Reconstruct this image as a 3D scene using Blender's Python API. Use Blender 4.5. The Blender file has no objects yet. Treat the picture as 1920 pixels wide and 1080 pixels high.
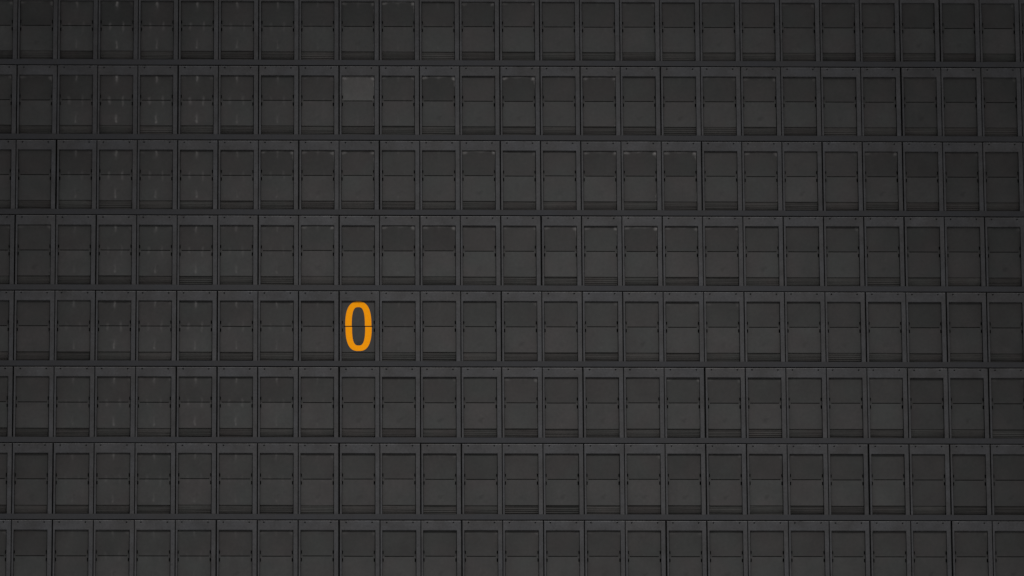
import bpy, bmesh, math, random
import numpy as np
from mathutils import Matrix, Vector

random.seed(11)
scene = bpy.context.scene
COL = scene.collection

# ------------------------------------------------------------------ camera
# the board stands upright in the plane y = 0 and faces -y; the camera stands
# on the floor about 19 m in front of it and looks up through a long lens
BOARD_Z = 8.34                      # height of the reference rail line
PITCH_X = 0.1                       # one module
PITCH_Z = 0.195571
def rot(rx, ry, rz):
    cx, sx, cy, sy, cz, sz = math.cos(rx), math.sin(rx), math.cos(ry), math.sin(ry), math.cos(rz), math.sin(rz)
    return (np.array([[1,0,0],[0,cx,-sx],[0,sx,cx]]) @ np.array([[cy,0,sy],[0,1,0],[-sy,0,cy]])
            @ np.array([[cz,-sz,0],[sz,cz,0],[0,0,1]]))
Rc = rot(-0.301716, 0.028092, 0.006455).T
swap = np.array([[1,0,0],[0,0,-1],[0,1,0]])
Rw = swap @ Rc
cam_data = bpy.data.cameras.new('camera')
cam = bpy.data.objects.new('camera', cam_data)
COL.objects.link(cam)
mw = Matrix([list(Rw[i]) + [0.0] for i in range(3)] + [[0,0,0,1]])
mw.translation = Vector((0.659275, -18.848142, -6.639321 + BOARD_Z))
cam.matrix_world = mw
cam_data.sensor_width = 36.0
cam_data.lens = 15000.0/1920.0*36.0
cam_data.clip_start = 0.1
cam_data.clip_end = 200.0
scene.camera = cam

# ------------------------------------------------------------------ light
world = bpy.data.worlds.new('World')
scene.world = world
world.use_nodes = True
bg = world.node_tree.nodes['Background']
bg.inputs[0].default_value = (0.985, 0.985, 1.0, 1)
bg.inputs[1].default_value = 0.46

def spot(name, loc, target, energy, radius, angle, color):
    d = bpy.data.lights.new(name, 'SPOT')
    d.energy = energy; d.shadow_soft_size = radius
    d.spot_size = math.radians(angle); d.spot_blend = 1.0
    d.color = color
    o = bpy.data.objects.new(name, d); COL.objects.link(o)
    o.location = loc
    o.rotation_euler = (Vector(target) - Vector(loc)).to_track_quat('-Z', 'Y').to_euler()
    return o
spot('hall_floodlight', (1.6, -5.2, BOARD_Z + 3.0), (1.18, 0, BOARD_Z - 1.74), 895, 0.35, 30, (1.0, 0.985, 0.97))

scene.view_settings.view_transform = 'Standard'
scene.view_settings.look = 'None'
scene.view_settings.exposure = 0.0
scene.view_settings.gamma = 1.0

# ------------------------------------------------------------------ materials
def nodes_of(name):
    m = bpy.data.materials.new(name); m.use_nodes = True
    nt = m.node_tree
    return m, nt, nt.nodes['Principled BSDF']
def nd(nt, kind, **kw):
    n = nt.nodes.new(kind)
    for k, v in kw.items(): setattr(n, k, v)
    return n
def mth(nt, op, a, b=None, c=None, clamp=False):
    n = nt.nodes.new('ShaderNodeMath'); n.operation = op; n.use_clamp = clamp
    for i, v in enumerate((a, b, c)):
        if v is None: continue
        if isinstance(v, (int, float)): n.inputs[i].default_value = v
        else: nt.links.new(v, n.inputs[i])
    return n.outputs[0]
def noise(nt, vec, scale, detail=3, rough=0.55):
    n = nt.nodes.new('ShaderNodeTexNoise')
    n.inputs['Scale'].default_value = scale; n.inputs['Detail'].default_value = detail
    n.inputs['Roughness'].default_value = rough
    nt.links.new(vec, n.inputs['Vector'])
    return n
def shifted(nt, coord):
    """object coordinates moved by a random amount per object, so no two pieces share a stain"""
    oi = nt.nodes.new('ShaderNodeObjectInfo')
    v = nt.nodes.new('ShaderNodeCombineXYZ')
    nt.links.new(mth(nt, 'MULTIPLY', oi.outputs['Random'], 37.0), v.inputs[0])
    nt.links.new(mth(nt, 'MULTIPLY', oi.outputs['Random'], 91.0), v.inputs[2])
    a = nt.nodes.new('ShaderNodeVectorMath'); a.operation = 'ADD'
    nt.links.new(coord, a.inputs[0]); nt.links.new(v.outputs[0], a.inputs[1])
    return a.outputs[0], oi
def blob(nt, coord, cx, cz, sx, sz):
    s = nt.nodes.new('ShaderNodeVectorMath'); s.operation = 'SUBTRACT'
    nt.links.new(coord, s.inputs[0]); s.inputs[1].default_value = (cx, 0, cz)
    d = nt.nodes.new('ShaderNodeVectorMath'); d.operation = 'MULTIPLY'
    nt.links.new(s.outputs[0], d.inputs[0]); d.inputs[1].default_value = (1/sx, 0, 1/sz)
    l = nt.nodes.new('ShaderNodeVectorMath'); l.operation = 'LENGTH'
    nt.links.new(d.outputs[0], l.inputs[0])
    r = nt.nodes.new('ShaderNodeMapRange'); r.interpolation_type = 'SMOOTHERSTEP'
    nt.links.new(l.outputs['Value'], r.inputs['Value'])
    r.inputs['From Min'].default_value = 1.0; r.inputs['From Max'].default_value = 0.0
    return r.outputs['Result']

def painted_metal(name, base, rough, bump=0.15, mottle=0.35, edge_streak=True):
    m, nt, p = nodes_of(name)
    tc = nd(nt, 'ShaderNodeTexCoord')
    co, oi = shifted(nt, tc.outputs['Object'])
    n1 = noise(nt, co, 22, 4, 0.6)
    n2 = noise(nt, co, 210, 3, 0.6)
    n3 = noise(nt, co, 900, 2, 0.7)
    f = mth(nt, 'MULTIPLY_ADD', mth(nt, 'SUBTRACT', n1.outputs[0], 0.5), mottle*2, 1.0)
    f = mth(nt, 'MULTIPLY', f, mth(nt, 'MULTIPLY_ADD', mth(nt, 'SUBTRACT', n2.outputs[0], 0.5), mottle*1.3, 1.0))
    f = mth(nt, 'MULTIPLY', f, mth(nt, 'MULTIPLY_ADD', mth(nt, 'SUBTRACT', n3.outputs[0], 0.5), mottle*1.6, 1.0))
    f = mth(nt, 'MULTIPLY', f, mth(nt, 'MULTIPLY_ADD', mth(nt, 'SUBTRACT', oi.outputs['Random'], 0.5), 0.12, 1.0))
    hue = nd(nt, 'ShaderNodeMix', data_type='RGBA')
    hue.inputs[6].default_value = (base[0]*1.025, base[1]*0.995, base[2]*0.985, 1)
    hue.inputs[7].default_value = (base[0]*0.985, base[1]*0.995, base[2]*1.035, 1)
    nh = noise(nt, co, 11, 2, 0.5)
    nt.links.new(mth(nt, 'MULTIPLY_ADD', mth(nt, 'SUBTRACT', nh.outputs[0], 0.5), 3.0, 0.5, clamp=True), hue.inputs[0])
    sc = nd(nt, 'ShaderNodeVectorMath', operation='SCALE')
    nt.links.new(hue.outputs[2], sc.inputs[0]); nt.links.new(f, sc.inputs['Scale'])
    nt.links.new(sc.outputs[0], p.inputs['Base Color'])
    nt.links.new(mth(nt, 'MULTIPLY_ADD', n1.outputs[0], 0.2, rough-0.1), p.inputs['Roughness'])
    b = nd(nt, 'ShaderNodeBump'); b.inputs['Strength'].default_value = bump; b.inputs['Distance'].default_value = 0.0006
    nt.links.new(n3.outputs[0], b.inputs['Height']); nt.links.new(b.outputs[0], p.inputs['Normal'])
    p.inputs['Specular IOR Level'].default_value = 0.16
    return m

def plain(name, base, rough=0.6, spec=0.3):
    m, nt, p = nodes_of(name)
    tc = nd(nt, 'ShaderNodeTexCoord')
    n = noise(nt, tc.outputs['Object'], 260, 3)
    r = nd(nt, 'ShaderNodeMapRange'); nt.links.new(n.outputs[0], r.inputs[0])
    r.inputs['To Min'].default_value = 0.85; r.inputs['To Max'].default_value = 1.15
    sc = nd(nt, 'ShaderNodeVectorMath', operation='SCALE'); sc.inputs[0].default_value = base
    nt.links.new(r.outputs[0], sc.inputs['Scale']); nt.links.new(sc.outputs[0], p.inputs['Base Color'])
    p.inputs['Roughness'].default_value = rough
    p.inputs['Specular IOR Level'].default_value = spec
    return m

# pale scuffs are wear on the flap itself; how much of it each flap has is
# kept in the object's colour: R tone, G rub marks, B scuffed corners
def flap_material(name, base, marks, corners, dark=None):
    m, nt, p = nodes_of(name)
    tc = nd(nt, 'ShaderNodeTexCoord')
    obj_co = tc.outputs['Object']
    co, oi = shifted(nt, obj_co)
    sep = nd(nt, 'ShaderNodeSeparateColor'); nt.links.new(oi.outputs['Color'], sep.inputs[0])
    n1 = noise(nt, co, 16, 3, 0.5)
    n2 = noise(nt, co, 120, 4, 0.6)
    n3 = noise(nt, co, 800, 2, 0.7)
    f = mth(nt, 'MULTIPLY_ADD', mth(nt, 'SUBTRACT', n1.outputs[0], 0.5), 0.70, 1.0)
    f = mth(nt, 'MULTIPLY', f, mth(nt, 'MULTIPLY_ADD', mth(nt, 'SUBTRACT', n2.outputs[0], 0.5), 0.46, 1.0))
    f = mth(nt, 'MULTIPLY', f, mth(nt, 'MULTIPLY_ADD', mth(nt, 'SUBTRACT', n3.outputs[0], 0.5), 0.35, 1.0))
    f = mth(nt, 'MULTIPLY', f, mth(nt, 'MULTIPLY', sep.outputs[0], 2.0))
    warp = nd(nt, 'ShaderNodeVectorMath', operation='MULTIPLY_ADD')
    nw = noise(nt, co, 60, 2, 0.5)
    nt.links.new(nw.outputs['Color'], warp.inputs[0]); warp.inputs[1].default_value = (0.009, 0, 0.009)
    cc = nd(nt, 'ShaderNodeVectorMath', operation='ADD'); cc.inputs[1].default_value = (-0.0045, 0, -0.0045)
    nt.links.new(obj_co, cc.inputs[0]); nt.links.new(cc.outputs[0], warp.inputs[2])
    co_w = warp.outputs[0]
    # darker handling marks
    if dark:
        dk = None
        for (cx, cz, sx, sz, a) in dark:
            v = mth(nt, 'MULTIPLY', blob(nt, co_w, cx, cz, sx, sz), a)
            dk = v if dk is None else mth(nt, 'ADD', dk, v)
        dk = mth(nt, 'MULTIPLY', dk, mth(nt, 'MULTIPLY_ADD', n2.outputs[0], 2.0, 0.0))
        dk = mth(nt, 'MULTIPLY', dk, oi.outputs['Random'])
        f = mth(nt, 'MULTIPLY', f, mth(nt, 'SUBTRACT', 1.0, dk))
    # rub marks
    tot = None
    for (cx, cz, sx, sz, a) in marks:
        v = mth(nt, 'MULTIPLY', blob(nt, warp.outputs[0], cx, cz, sx, sz), a)
        tot = v if tot is None else mth(nt, 'ADD', tot, v)
    tot = mth(nt, 'MULTIPLY', tot, mth(nt, 'MULTIPLY_ADD', n2.outputs[0], 1.6, 0.2))
    tot = mth(nt, 'MULTIPLY', tot, mth(nt, 'MULTIPLY', sep.outputs[1], 1.12))
    if corners:
        ct = None
        for (cx, cz, sx, sz, a) in corners:
            v = mth(nt, 'MULTIPLY', blob(nt, warp.outputs[0], cx, cz, sx, sz), a)
            ct = v if ct is None else mth(nt, 'ADD', ct, v)
        ct = mth(nt, 'MULTIPLY', ct, mth(nt, 'MULTIPLY_ADD', n2.outputs[0], 2.2, -0.1))
        tot = mth(nt, 'ADD', tot, mth(nt, 'MULTIPLY', ct, sep.outputs[2]))
    hue = nd(nt, 'ShaderNodeMix', data_type='RGBA')
    hue.inputs[6].default_value = (base[0]*1.04, base[1]*0.98, base[2]*0.97, 1)
    hue.inputs[7].default_value = (base[0]*0.97, base[1]*1.015, base[2]*0.99, 1)
    nh = noise(nt, co, 9, 2, 0.5)
    nt.links.new(mth(nt, 'MULTIPLY_ADD', mth(nt, 'SUBTRACT', nh.outputs[0], 0.5), 3.5, 0.5, clamp=True), hue.inputs[0])
    sc = nd(nt, 'ShaderNodeVectorMath', operation='SCALE')
    nt.links.new(hue.outputs[2], sc.inputs[0]); nt.links.new(f, sc.inputs['Scale'])
    mx = nd(nt, 'ShaderNodeMix', data_type='RGBA')
    nt.links.new(mth(nt, 'MULTIPLY', tot, 1.0, clamp=True), mx.inputs[0])
    nt.links.new(sc.outputs[0], mx.inputs[6]); mx.inputs[7].default_value = (0.20, 0.19, 0.185, 1)
    nt.links.new(mx.outputs[2], p.inputs['Base Color'])
    nt.links.new(mth(nt, 'MULTIPLY_ADD', n1.outputs[0], 0.2, 0.45), p.inputs['Roughness'])
    b = nd(nt, 'ShaderNodeBump'); b.inputs['Strength'].default_value = 0.12; b.inputs['Distance'].default_value = 0.002
    nt.links.new(n1.outputs[0], b.inputs['Height']); nt.links.new(b.outputs[0], p.inputs['Normal'])
    p.inputs['Specular IOR Level'].default_value = 0.14
    return m

M_frame = painted_metal('charcoal_frame_paint', (0.0422, 0.0420, 0.0429), 0.6, mottle=0.62)
M_highlight = painted_metal('highlight_frame_edge', (0.15, 0.149, 0.147), 0.6, mottle=0.9)  # paler colour paints in the light caught by top chamfers and screw rims
M_rail = painted_metal('dark_rail_paint', (0.0302, 0.0305, 0.0322), 0.65, mottle=0.2)
M_back = plain('black_backing', (0.004, 0.004, 0.004), 0.9, 0.1)
M_hole = plain('dark_screw_recess', (0.006, 0.006, 0.006), 0.8, 0.1)
M_inner = plain('black_inner_wall', (0.016, 0.016, 0.016), 0.8, 0.1)
M_rivet = plain('stile_rivet', (0.025, 0.025, 0.026), 0.6)
M_stack = flap_material('stacked_flap_plastic', (0.040, 0.0385, 0.0370), [(0.0, 0, 0.001, 0.001, 0)], None)
M_yellow = plain('yellow_numeral_print', (0.94, 0.334, 0.003), 0.7, 0.04)

# ------------------------------------------------------------------ module geometry (metres, origin at the module's top left corner, z down is negative)
mm = 0.001
SEAM = -90.3*mm
FLAP_D = 6.8*mm

def quad(bm, pts, mi=0):
    f = bm.faces.new([bm.verts.new(p) for p in pts]); f.material_index = mi
    return f
def box(bm, x0, x1, y0, y1, z0, z1, mi=0, skip=''):
    """y0 = front (toward the viewer), y1 = back"""
    v = [bm.verts.new((x, y, z)) for x in (x0, x1) for y in (y0, y1) for z in (z0, z1)]
    F = {'l': (0,1,3,2), 'r': (4,6,7,5), 'f': (0,4,5,1), 'b': (2,3,7,6), 'd': (0,2,6,4), 'u': (1,5,7,3)}
    for k, idx in F.items():
        if k in skip: continue
        bm.faces.new([v[i] for i in idx]).material_index = mi
def to_mesh(name, bm, mats):
    bmesh.ops.remove_doubles(bm, verts=bm.verts, dist=1e-6)
    bmesh.ops.recalc_face_normals(bm, faces=bm.faces)
    me = bpy.data.meshes.new(name); bm.to_mesh(me); bm.free()
    for m in mats: me.materials.append(m)
    return me

WX0, WX1 = 5.7*mm, 88.4*mm           # window
WZ0, WZ1 = -25.6*mm, -182.6*mm
MX0, MX1 = 0.7*mm, 99.3*mm         # outer edges
MZ0 = -1.9*mm

def frame_mesh(seed):
    rnd = random.Random(seed)
    bm = bmesh.new()
    c = 1.3*mm                        # chamfer of the top edge and sides
    # top band with two countersunk screw holes
    zt, zb = MZ0 - c, WZ0
    hz = -7.0*mm
    hx = [16.2*mm + rnd.uniform(-.4, .4)*mm, 80.3*mm + rnd.uniform(-.4, .4)*mm]
    R = 2.4*mm
    xs = [MX0 + c*0.6, hx[0]-R*1.3, hx[0]+R*1.3, hx[1]-R*1.3, hx[1]+R*1.3, MX1 - c*0.6]
    zs = [zt, hz+R*1.3, hz-R*1.3, zb]
    for i in range(5):
        for j in range(3):
            xa, xb, za, zc = xs[i], xs[i+1], zs[j], zs[j+1]
            if j == 1 and i in (1, 3):
                cx, cz = (xa+xb)/2, (za+zc)/2
                N = 12
                outer = []
                for k in range(N):
                    a = 2*math.pi*k/N + math.pi/12*0
                    dx, dz = math.cos(a), math.sin(a)
                    s = R*1.3/max(abs(dx), abs(dz))
                    outer.append((cx+dx*s, 0, cz+dz*s))
                # snap corner points to the square's corners
                for sx in (-1, 1):
                    for sz in (-1, 1):
                        kk = min(range(N), key=lambda q: (outer[q][0]-cx-sx*R*1.3)**2 + (outer[q][2]-cz-sz*R*1.3)**2)
                        outer[kk] = (cx+sx*R*1.3, 0, cz+sz*R*1.3)
                ring = lambda r, y: [(cx+math.cos(2*math.pi*k/N)*r, y, cz+math.sin(2*math.pi*k/N)*r) for k in range(N)]
                r1, r2 = ring(R, 0), ring(R*0.74, 1.3*mm)
                for k in range(N):
                    n = (k+1) % N
                    quad(bm, (outer[k], outer[n], r1[n], r1[k]))
                    quad(bm, (r1[k], r1[n], r2[n], r2[k]), 4 if N*0.55 < k < N*0.95 else 0)  # lower, upward-facing rim takes the painted highlight
                f = bm.faces.new([bm.verts.new(q) for q in r2]); f.material_index = 1
            else:
                quad(bm, ((xa,0,za), (xb,0,za), (xb,0,zc), (xa,0,zc)))
    D = 11*mm
    X0, X1 = xs[0], xs[-1]
    # chamfer on the top edge and both sides, then returns to the back
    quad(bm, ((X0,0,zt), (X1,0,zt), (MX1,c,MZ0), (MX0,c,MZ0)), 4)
    quad(bm, ((MX0,c,MZ0), (MX1,c,MZ0), (MX1,D,MZ0), (MX0,D,MZ0)), 2)
    # stiles (front faces), left slim, right wide; window edges with a small bevel
    e = 0.7*mm
    quad(bm, ((X0,0,WZ0), (WX0-e,0,WZ0), (WX0-e,0,WZ1), (X0,0,WZ1)))
    quad(bm, ((WX1+e,0,WZ0), (X1,0,WZ0), (X1,0,WZ1), (WX1+e,0,WZ1)))
    quad(bm, ((WX0-e,0,WZ0), (WX0,e,WZ0-e), (WX0,e,WZ1), (WX0-e,0,WZ1)))
    quad(bm, ((WX1,e,WZ0-e), (WX1+e,0,WZ0), (WX1+e,0,WZ1), (WX1,e,WZ1)))
    quad(bm, ((WX0-e,0,WZ0), (WX1+e,0,WZ0), (WX1,e,WZ0-e), (WX0,e,WZ0-e)))
    for (xa, xb) in ((X0, MX0), (X1, MX1)):
        quad(bm, ((xa,0,zt), (xa,0,WZ1), (xb,c,WZ1), (xb,c,MZ0)))
        quad(bm, ((xb,c,MZ0), (xb,c,WZ1), (xb,D,WZ1), (xb,D,MZ0)), 2)
    # inside of the window: short painted returns, then black walls deep into the case
    for (xa, s) in ((WX0, 1), (WX1, -1)):
        quad(bm, ((xa,e,WZ0-e), (xa,3.2*mm,WZ0-e), (xa,3.2*mm,WZ1), (xa,e,WZ1)))
        quad(bm, ((xa,3.2*mm,WZ0-e), (xa,60*mm,WZ0-e), (xa,60*mm,WZ1), (xa,3.2*mm,WZ1)), 2)
    quad(bm, ((WX0,e,WZ0-e), (WX1,e,WZ0-e), (WX1,5*mm,WZ0-e), (WX0,5*mm,WZ0-e)))
    quad(bm, ((WX0,5*mm,WZ0-e), (WX1,5*mm,WZ0-e), (WX1,60*mm,WZ0-e), (WX0,60*mm,WZ0-e)), 2)
    quad(bm, ((WX0,60*mm,WZ0), (WX1,60*mm,WZ0), (WX1,60*mm,WZ1), (WX0,60*mm,WZ1)), 2)
    # two flat rivets in the wide stile
    for rz in (-62.0*mm, -113.0*mm):
        cx = 92.6*mm; r = 1.25*mm; N = 8
        top = [bm.verts.new((cx+math.cos(2*math.pi*k/N)*r, -0.25*mm, rz+math.sin(2*math.pi*k/N)*r)) for k in range(N)]
        bot = [bm.verts.new((cx+math.cos(2*math.pi*k/N)*r*1.2, 0.05*mm, rz+math.sin(2*math.pi*k/N)*r*1.2)) for k in range(N)]
        bm.faces.new(top).material_index = 3
        for k in range(N):
            n = (k+1) % N
            bm.faces.new((top[k], top[n], bot[n], bot[k])).material_index = 3
    return to_mesh('flap_module', bm, [M_frame, M_hole, M_inner, M_rivet, M_highlight])

FX0, FX1 = 6.5*mm, 87.3*mm
FC = (FX0+FX1)/2
# flap meshes: origin on the seam axis, at the middle of the flap
HW = (FX1-FX0)/2
NI = 2.4*mm
def flap_outline(sign, h, chip=0.0):
    """sign +1 upper flap, -1 lower flap; returns (x, z) outline with the hub notches near the axis"""
    a, b = 5.2*mm, 14.0*mm
    g = 1.0*mm
    r = 1.2*mm
    pts = [(-HW, g), (HW, g), (HW, a), (HW-NI, a), (HW-NI, b), (HW, b), (HW, h-r), (HW-r, h), (-HW+r, h), (-HW, h-r),
           (-HW, b), (-HW+NI, b), (-HW+NI, a), (-HW, a)]
    return [(x, z*sign) for x, z in pts]
def bow(x, z, amt):
    t = min(1.0, abs(z)/(66*mm))
    return amt*(t*t) * (1 - 0.85*(x/HW)**2)
def plate(bm, sign, h, th, bowamt, mi=0):
    """thin plate tessellated in columns/rows so that it can bow"""
    g, a, b = 1.0*mm, 5.2*mm, 14.0*mm
    zl = [g, a, b, b+(h-b)*.25, b+(h-b)*.5, b+(h-b)*.75, h-1.3*mm, h]
    xl = [-HW, -HW+NI, -HW*0.6, -HW*0.2, HW*0.2, HW*0.6, HW-NI, HW]
    cache = {}
    def V(x, z, back):
        k = (round(x,7), round(z,7), back)
        if k not in cache:
            cache[k] = bm.verts.new((x, bow(x, z, bowamt) + (th if back else 0), z*sign))
        return cache[k]
    def present(i, j):
        if i < 0 or j < 0 or i >= len(xl)-1 or j >= len(zl)-1: return False
        if j == 1 and i in (0, len(xl)-2): return False
        return True
    for i in range(len(xl)-1):
        for j in range(len(zl)-1):
            if not present(i, j): continue
            q = [(xl[i], zl[j]), (xl[i+1], zl[j]), (xl[i+1], zl[j+1]), (xl[i], zl[j+1])]
            if j == len(zl)-2 and i == 0: q[3] = (xl[i]+1.0*mm, zl[j+1])
            if j == len(zl)-2 and i == len(xl)-2: q[2] = (xl[i+1]-1.0*mm, zl[j+1])
            for back in (False, True):
                bm.faces.new([V(x, z, back) for x, z in q]).material_index = mi
            nb = [(0,-1), (1,0), (0,1), (-1,0)]
            for s in range(4):
                if not present(i+nb[s][0], j+nb[s][1]):
                    p0, p1 = q[s], q[(s+1) % 4]
                    bm.faces.new([V(*p0, False), V(*p1, False), V(*p1, True), V(*p0, True)]).material_index = mi

UH, LH = 72*mm, 66*mm
def upper_mesh(bowamt):
    bm = bmesh.new(); plate(bm, 1, UH, 0.8*mm, bowamt)
    return to_mesh('upper_flap', bm, [M_upper])
def lower_mesh(bowamt):
    bm = bmesh.new(); plate(bm, -1, LH, 0.8*mm, bowamt)
    return to_mesh('lower_flap', bm, [M_lower])
cm = 46.9*mm - FC
M_upper = flap_material('upper_flap_plastic', (0.0335, 0.0327, 0.0322),
    [(cm, 56*mm, 4.6*mm, 15*mm, 0.26), (cm+0.5*mm, 60*mm, 5.0*mm, 6*mm, 0.22), (cm, 52*mm, 11*mm, 24*mm, 0.05),
     (cm-17*mm, 3*mm, 6.0*mm, 11*mm, 0.14), (cm+16*mm, 4*mm, 5.0*mm, 14*mm, 0.17)],
    [(HW-2*mm, 59.0*mm, 10*mm, 9*mm, 0.72), (-HW+5*mm, 60*mm, 15*mm, 7*mm, 0.42), (0, 62*mm, 44*mm, 5*mm, 0.16),
     (HW, 46*mm, 2.5*mm, 22*mm, 0.3)])
M_lower = flap_material('lower_flap_plastic', (0.0388, 0.0381, 0.0378),
    [(cm-0.5*mm, -48*mm, 4.4*mm, 16*mm, 0.20), (cm-0.5*mm, -57*mm, 4.6*mm, 6*mm, 0.26), (cm, -46*mm, 12*mm, 22*mm, 0.05),
     (cm-17*mm, -4*mm, 6.5*mm, 13*mm, 0.16), (cm+16*mm, -6*mm, 5.5*mm, 16*mm, 0.16)],
    [(HW-0.3*mm, -50*mm, 1.6*mm, 14*mm, 0.6), (HW-1*mm, -63*mm, 4*mm, 3*mm, 0.6)],
    [(cm, -46*mm, 9*mm, 10*mm, 0.3), (cm+6*mm, -41*mm, 7*mm, 5*mm, 0.2)])

def stack_mesh(seed):
    """tips of the other flaps hanging behind the front one, each a little lower and further back"""
    rnd = random.Random(seed)
    bm = bmesh.new()
    n = rnd.choice([8, 12, 13, 15])
    deep = rnd.uniform(8.5, 13)*mm
    z, y0 = -LH + 1.0*mm, 1.65*mm
    steps = [rnd.uniform(0.6, 1.4) for _ in range(n)]
    tot = sum(steps); drop = rnd.uniform(27, 31)*mm
    for k in range(n):
        z -= steps[k]/tot*drop
        y = y0 + 0.55*mm*k*12/n*0.6 + deep*((k+1)/n)**2.2 + rnd.uniform(0, 0.25)*mm
        sk = rnd.uniform(-0.35, 0.35)*mm
        th = 0.5*mm
        pts = []
        for yy in (y, y+th):
            for (x, zz) in ((-HW, -45*mm), (HW, -45*mm), (HW, z+sk), (-HW, z-sk)):
                pts.append(bm.verts.new((x, yy, zz)))
        for idx in ((0,1,2,3), (7,6,5,4), (3,2,6,7), (1,5,6,2), (0,3,7,4), (0,4,5,1)):
            bm.faces.new([pts[i] for i in idx])
    # the packed flaps waiting behind the two front ones
    for (za, zb, yy) in ((1.5*mm, 68*mm, 6.2*mm), (-60*mm, -1.5*mm, 14.0*mm)):
        box(bm, -HW+0.4*mm, HW-0.4*mm, yy, yy+1.0*mm, za, zb)
    return to_mesh('flap_stack', bm, [M_stack])

def axle_end_mesh():
    bm = bmesh.new()
    box(bm, -2.3*mm, 2.3*mm, 0.15*mm, 5*mm, -4.2*mm, 4.2*mm)
    return to_mesh('axle_end', bm, [M_lower])

def superellipse(t, hw, hh, n):
    c, s = math.cos(t), math.sin(t)
    return (math.copysign(abs(c)**(2/n), c)*hw, math.copysign(abs(s)**(2/n), s)*hh)
def numeral_flap(sign):
    """printed flap: plain plate and half a zero laid 0.12 mm proud of it"""
    bm = bmesh.new(); h = UH if sign > 0 else LH
    plate(bm, sign, h, 0.8*mm, 0.0)
    cx = 47.3*mm - FC
    HOW, HIW = 32.5*mm, 16.3*mm
    off = 0.3*mm if sign > 0 else 1.0*mm
    top_o, top_i = 63.4*mm, 49.4*mm
    N = 40
    ro, ri = [], []
    for k in range(N+1):
        t = math.pi*k/N
        ro.append(superellipse(t, HOW, top_o, 2.65))
        ri.append(superellipse(t, HIW, top_i, 2.85))
    # both runs start and end on the seam side of the flap
    g = 1.3*mm
    y = -0.12*mm
    vo = [bm.verts.new((cx+x+(off-0.6*mm), y, sign*max(z, g))) for x, z in ro]
    vi = [bm.verts.new((cx+x+(off-0.6*mm), y, sign*max(z, g))) for x, z in ri]
    wo = [bm.verts.new((v.co.x, 0.05*mm, v.co.z)) for v in vo]
    wi = [bm.verts.new((v.co.x, 0.05*mm, v.co.z)) for v in vi]
    def F(*v):
        if len({tuple(round(c, 8) for c in w.co) for w in v}) >= 3:
            try: bm.faces.new(v).material_index = 1
            except ValueError: pass
    for k in range(N):
        F(vo[k], vo[k+1], vi[k+1], vi[k])
        F(vo[k], vo[k+1], wo[k+1], wo[k])
        F(vi[k], vi[k+1], wi[k+1], wi[k])
    F(vo[0], vi[0], wi[0], wo[0]); F(vo[N], vi[N], wi[N], wo[N])
    return to_mesh('upper_flap' if sign > 0 else 'lower_flap', bm, [M_upper if sign > 0 else M_lower, M_yellow])

FRAMES = [frame_mesh(s) for s in range(5)]
UPPERS = [upper_mesh(b*mm) for b in (0.0, -0.7, -1.2, 0.5, -1.4, -1.8)]
LOWERS = [lower_mesh(b*mm) for b in (0.0, -0.5, 0.35, -0.9)]
STACKS = [stack_mesh(s) for s in range(14)]
AXLE = axle_end_mesh()

# ------------------------------------------------------------------ the board
ROWS = list(range(0, 10))            # row 1 is the top one in view, row 8 the lowest
COLS = list(range(-2, 28))
def link(name, data, parent, loc, rx=0.0, rz=0.0):
    o = bpy.data.objects.new(name, data); COL.objects.link(o)
    o.parent = parent; o.location = loc
    o.rotation_euler = (rx, 0, rz)
    return o

board = bpy.data.objects.new('split_flap_board', None)
COL.objects.link(board)
board.empty_display_size = 0.1
board.location = (0, 0, BOARD_Z)
board['label'] = 'large charcoal grey split-flap display board, all cells blank except one yellow zero'
board['category'] = 'display board'

def row_z(r): return -(r-1)*PITCH_Z      # top line of row r relative to the board's empty
# row line k in the fit is the line above row k+1
X0B, X1B = COLS[0]*PITCH_X, (COLS[-1]+1)*PITCH_X
Z0B, Z1B = row_z(ROWS[0]), row_z(ROWS[-1]+1)
bm = bmesh.new()
box(bm, X0B-0.004, X1B+0.004, 0.062, 0.09, Z1B-0.004, Z0B+0.004)
link('backing_panel', to_mesh('backing_panel', bm, [M_back]), board, (0, 0, 0))
bm = bmesh.new()                         # black fill seen through the joints
for r in ROWS:
    z = row_z(r)
    box(bm, X0B, X1B, 0.0105, 0.0115, z-3.0*mm, z+1.2*mm)
for c in COLS:
    box(bm, c*PITCH_X-1.5*mm, c*PITCH_X+1.5*mm, 0.0105, 0.0112, Z1B, Z0B)
link('joint_strip', to_mesh('joint_strip', bm, [M_back]), board, (0, 0, 0))

# one long rail under every row, its face leaning a little towards the floor
for r in ROWS:
    z = row_z(r+1)
    rnd = random.Random(900+r)
    bm = bmesh.new()
    zt = z + (195.571-181.6)*mm; zb = z + 0.35*mm
    prof = [(0.5*mm, zt+0.3*mm), (-1.6*mm, zt), (-2.2*mm, zt-0.8*mm), (-1.2*mm, zb+0.6*mm), (-0.6*mm, zb), (10*mm, zb), (10*mm, zt+0.3*mm)]
    n = 56
    rings = []
    for k in range(n+1):
        x = X0B + (X1B-X0B)*k/n
        wob = rnd.uniform(-0.12, 0.12)*mm
        rings.append([bm.verts.new((x, yy, zz - z + wob)) for yy, zz in prof])
    for a, b in zip(rings, rings[1:]):
        for i in range(len(prof)):
            j = (i+1) % len(prof)
            bm.faces.new((a[i], a[j], b[j], b[i]))
    bm.faces.new(rings[0]); bm.faces.new(rings[-1])
    link('rail', to_mesh('rail', bm, [M_rail]), board, (0, 0, z))

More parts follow.
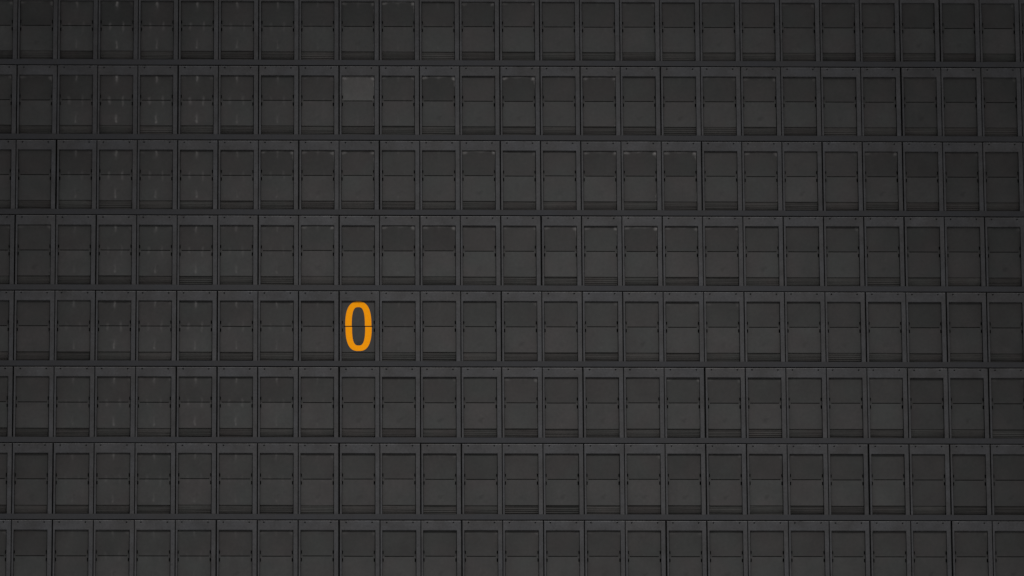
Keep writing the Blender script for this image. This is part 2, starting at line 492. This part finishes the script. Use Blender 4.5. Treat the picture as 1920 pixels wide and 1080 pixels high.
# how strongly each vertical joint is open: (row, column on the right of the joint) -> 1 clear, 2 wide
GAPS = {
 1: {4:1, 6:1, 8:1, 9:1, 12:1, 22:1, 23:2, 13:1},
 2: {0:1, 4:2, 6:1, 7:1, 8:2, 9:1, 10:1, 12:1, 13:1, 14:1, 16:2, 22:3},
 3: {1:3, 4:1, 5:1, 7:2, 9:2, 12:2, 13:1, 14:1, 17:2, 20:2, 21:1, 22:2},
 4: {0:2, 2:2, 6:2, 8:2, 10:1, 12:1, 13:3, 14:1, 16:1, 19:1, 20:1, 21:1, 22:2, 24:1},
 5: {0:1, 2:1, 3:1, 4:1, 5:2, 7:1, 8:2, 12:2, 14:1, 15:1, 18:1, 21:2, 23:2, 24:1},
 6: {0:2, 4:2, 5:2, 6:1, 7:1, 8:3, 10:1, 11:1, 12:1, 14:2, 17:3, 18:1, 22:1, 24:2},
 7: {0:1, 1:2, 4:1, 5:1, 6:1, 8:3, 10:2, 11:2, 14:1, 17:2, 18:1, 21:3, 22:1, 23:2, 24:1},
 8: {1:2, 5:2, 6:1, 7:1, 8:3, 11:2, 13:1, 14:1, 16:3, 17:2, 21:2, 23:3},
}
SMUDGE_COL = {-1: .1, 0: .0, 1: .45, 2: 1., 3: .85, 4: .85, 5: .6, 6: .45, 7: .2, 8: .12, 9: .15, 10: .1}
SMUDGE_ROW = {0: 1, 1: 1.1, 2: 1.15, 3: .95, 4: .7, 5: .8, 6: .7, 7: .5, 8: .3, 9: .2}
SCUFF = {(1,-1):.3, (1,0):.35, (1,8):.5, (1,9):.7, (1,11):.5, (1,12):.3, (1,15):.2, (1,19):.25,
         (2,0):.4, (2,-1):.3, (2,7):.2, (2,8):1.0, (2,9):.35, (2,10):1.0, (2,12):.9, (2,14):.6, (2,18):.3,
         (3,6):.5, (3,7):.55, (3,8):.6, (3,11):.6, (3,12):.2, (3,14):.6, (3,15):1.0, (3,16):.7, (3,18):.6, (3,21):.4,
         (4,0):.3, (4,7):.45, (4,9):.55, (4,10):.5, (4,12):.3, (4,13):.5, (4,14):.6, (4,15):.8, (4,16):.5, (4,17):.35, (4,20):.25,
         (5,17):.2, (6,12):.4, (6,16):.35, (6,17):.2, (6,10):.2, (7,10):.15, (7,15):.2}
BENT_UP = {(1,8), (1,9), (1,11), (2,10), (2,12), (2,14), (3,6), (3,7), (3,11), (3,14), (3,15), (3,16), (3,21), (4,9), (4,10), (4,15),
           (2,1), (2,0), (1,2), (1,0), (1,22), (1,23), (3,22)}

ZERO = (5, 8)
up0, lo0 = numeral_flap(1), numeral_flap(-1)
for r in ROWS:
    for c in COLS:
        rnd = random.Random(1000*r + c + 77)
        g = GAPS.get(r, {})
        gl, gr = g.get(c, 0), g.get(c+1, 0)
        dx = (gl - gr)*0.18*mm + rnd.uniform(-.12, .12)*mm
        dy = rnd.uniform(-0.35, 0.35)*mm
        dz = rnd.uniform(-0.12, 0.12)*mm
        narrow = 1.0 - (gl+gr)*0.36/98.9
        ox = c*PITCH_X + dx                  # open joints: the two neighbours stand apart
        mod = link('flap_module', FRAMES[rnd.randrange(5)], board, (ox + (1-narrow)*0.05, dy, row_z(r) + dz), rz=rnd.uniform(-.0025, .0025))
        mod.scale = (narrow, 1, 1)
        zero = (r, c) == ZERO
        if zero: mod['label'] = 'cell showing a tall yellow zero'
        sm = SMUDGE_COL.get(c, 0.05)*SMUDGE_ROW.get(r, .3)*rnd.uniform(.6, 1.15)
        sc_ = SCUFF.get((r, c), rnd.choice([0, 0, 0, 0.08, 0.15]))
        um_i = None
        ut = rnd.uniform(.86, 1.02); lt = rnd.uniform(.92, 1.06)
        urx = math.radians(rnd.uniform(-0.8, 0.8)); lrx = math.radians(rnd.uniform(-0.9, 0.9))
        if (r, c) in BENT_UP: urx += math.radians(0.6); um_i = 4 + (c % 2); ut *= 0.86  # bent flaps: shading of the lean and bow also put into a darker tone
        um, lm = UPPERS[um_i if um_i is not None else rnd.randrange(4)], LOWERS[rnd.randrange(4)]
        if (r, c) == (2, 8): ut = 1.85; urx = math.radians(-0.8)
        if (r, c) == (3, 19): ut, lt = 1.05, 1.1
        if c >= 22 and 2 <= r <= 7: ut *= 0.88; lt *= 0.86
        if zero: um, lm, ut, lt, sm, sc_, urx, lrx = up0, lo0, 1.12, 0.92, 0, 0, 0.0, 0.0
        # upper flap leans its top edge out, lower flap its foot
        fz = 0 if zero else rnd.uniform(-.5, .5)*mm
        fx = 0 if zero else rnd.uniform(-.35, .35)*mm
        u = link('upper_flap', um, mod, (FC + fx, FLAP_D, SEAM + fz), rx=urx + math.radians(1.0))
        l = link('lower_flap', lm, mod, (FC + fx*0.6, FLAP_D, SEAM + fz), rx=lrx*0.7 - math.radians(0.1))
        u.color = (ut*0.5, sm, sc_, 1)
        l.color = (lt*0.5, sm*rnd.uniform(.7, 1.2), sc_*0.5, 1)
        if (r, c) == (2, 8): u['label'] = 'paler, scuffed upper flap'
        if zero:
            u['label'] = 'upper flap printed with the top half of a yellow zero'
            l['label'] = 'lower flap printed with the bottom half of a yellow zero'
        s = link('flap_stack', STACKS[rnd.randrange(14)], mod, (FC, FLAP_D, SEAM), rx=math.radians(rnd.uniform(0, .8)))
        s.color = (rnd.uniform(.42, .6), 0, 0, 1)
        for sx in (-1, 1):
            a = link('axle_end', AXLE, mod, (FC + sx*(HW-2.3*mm), FLAP_D, SEAM))
            a.color = (0.45, 0, 0, 1)
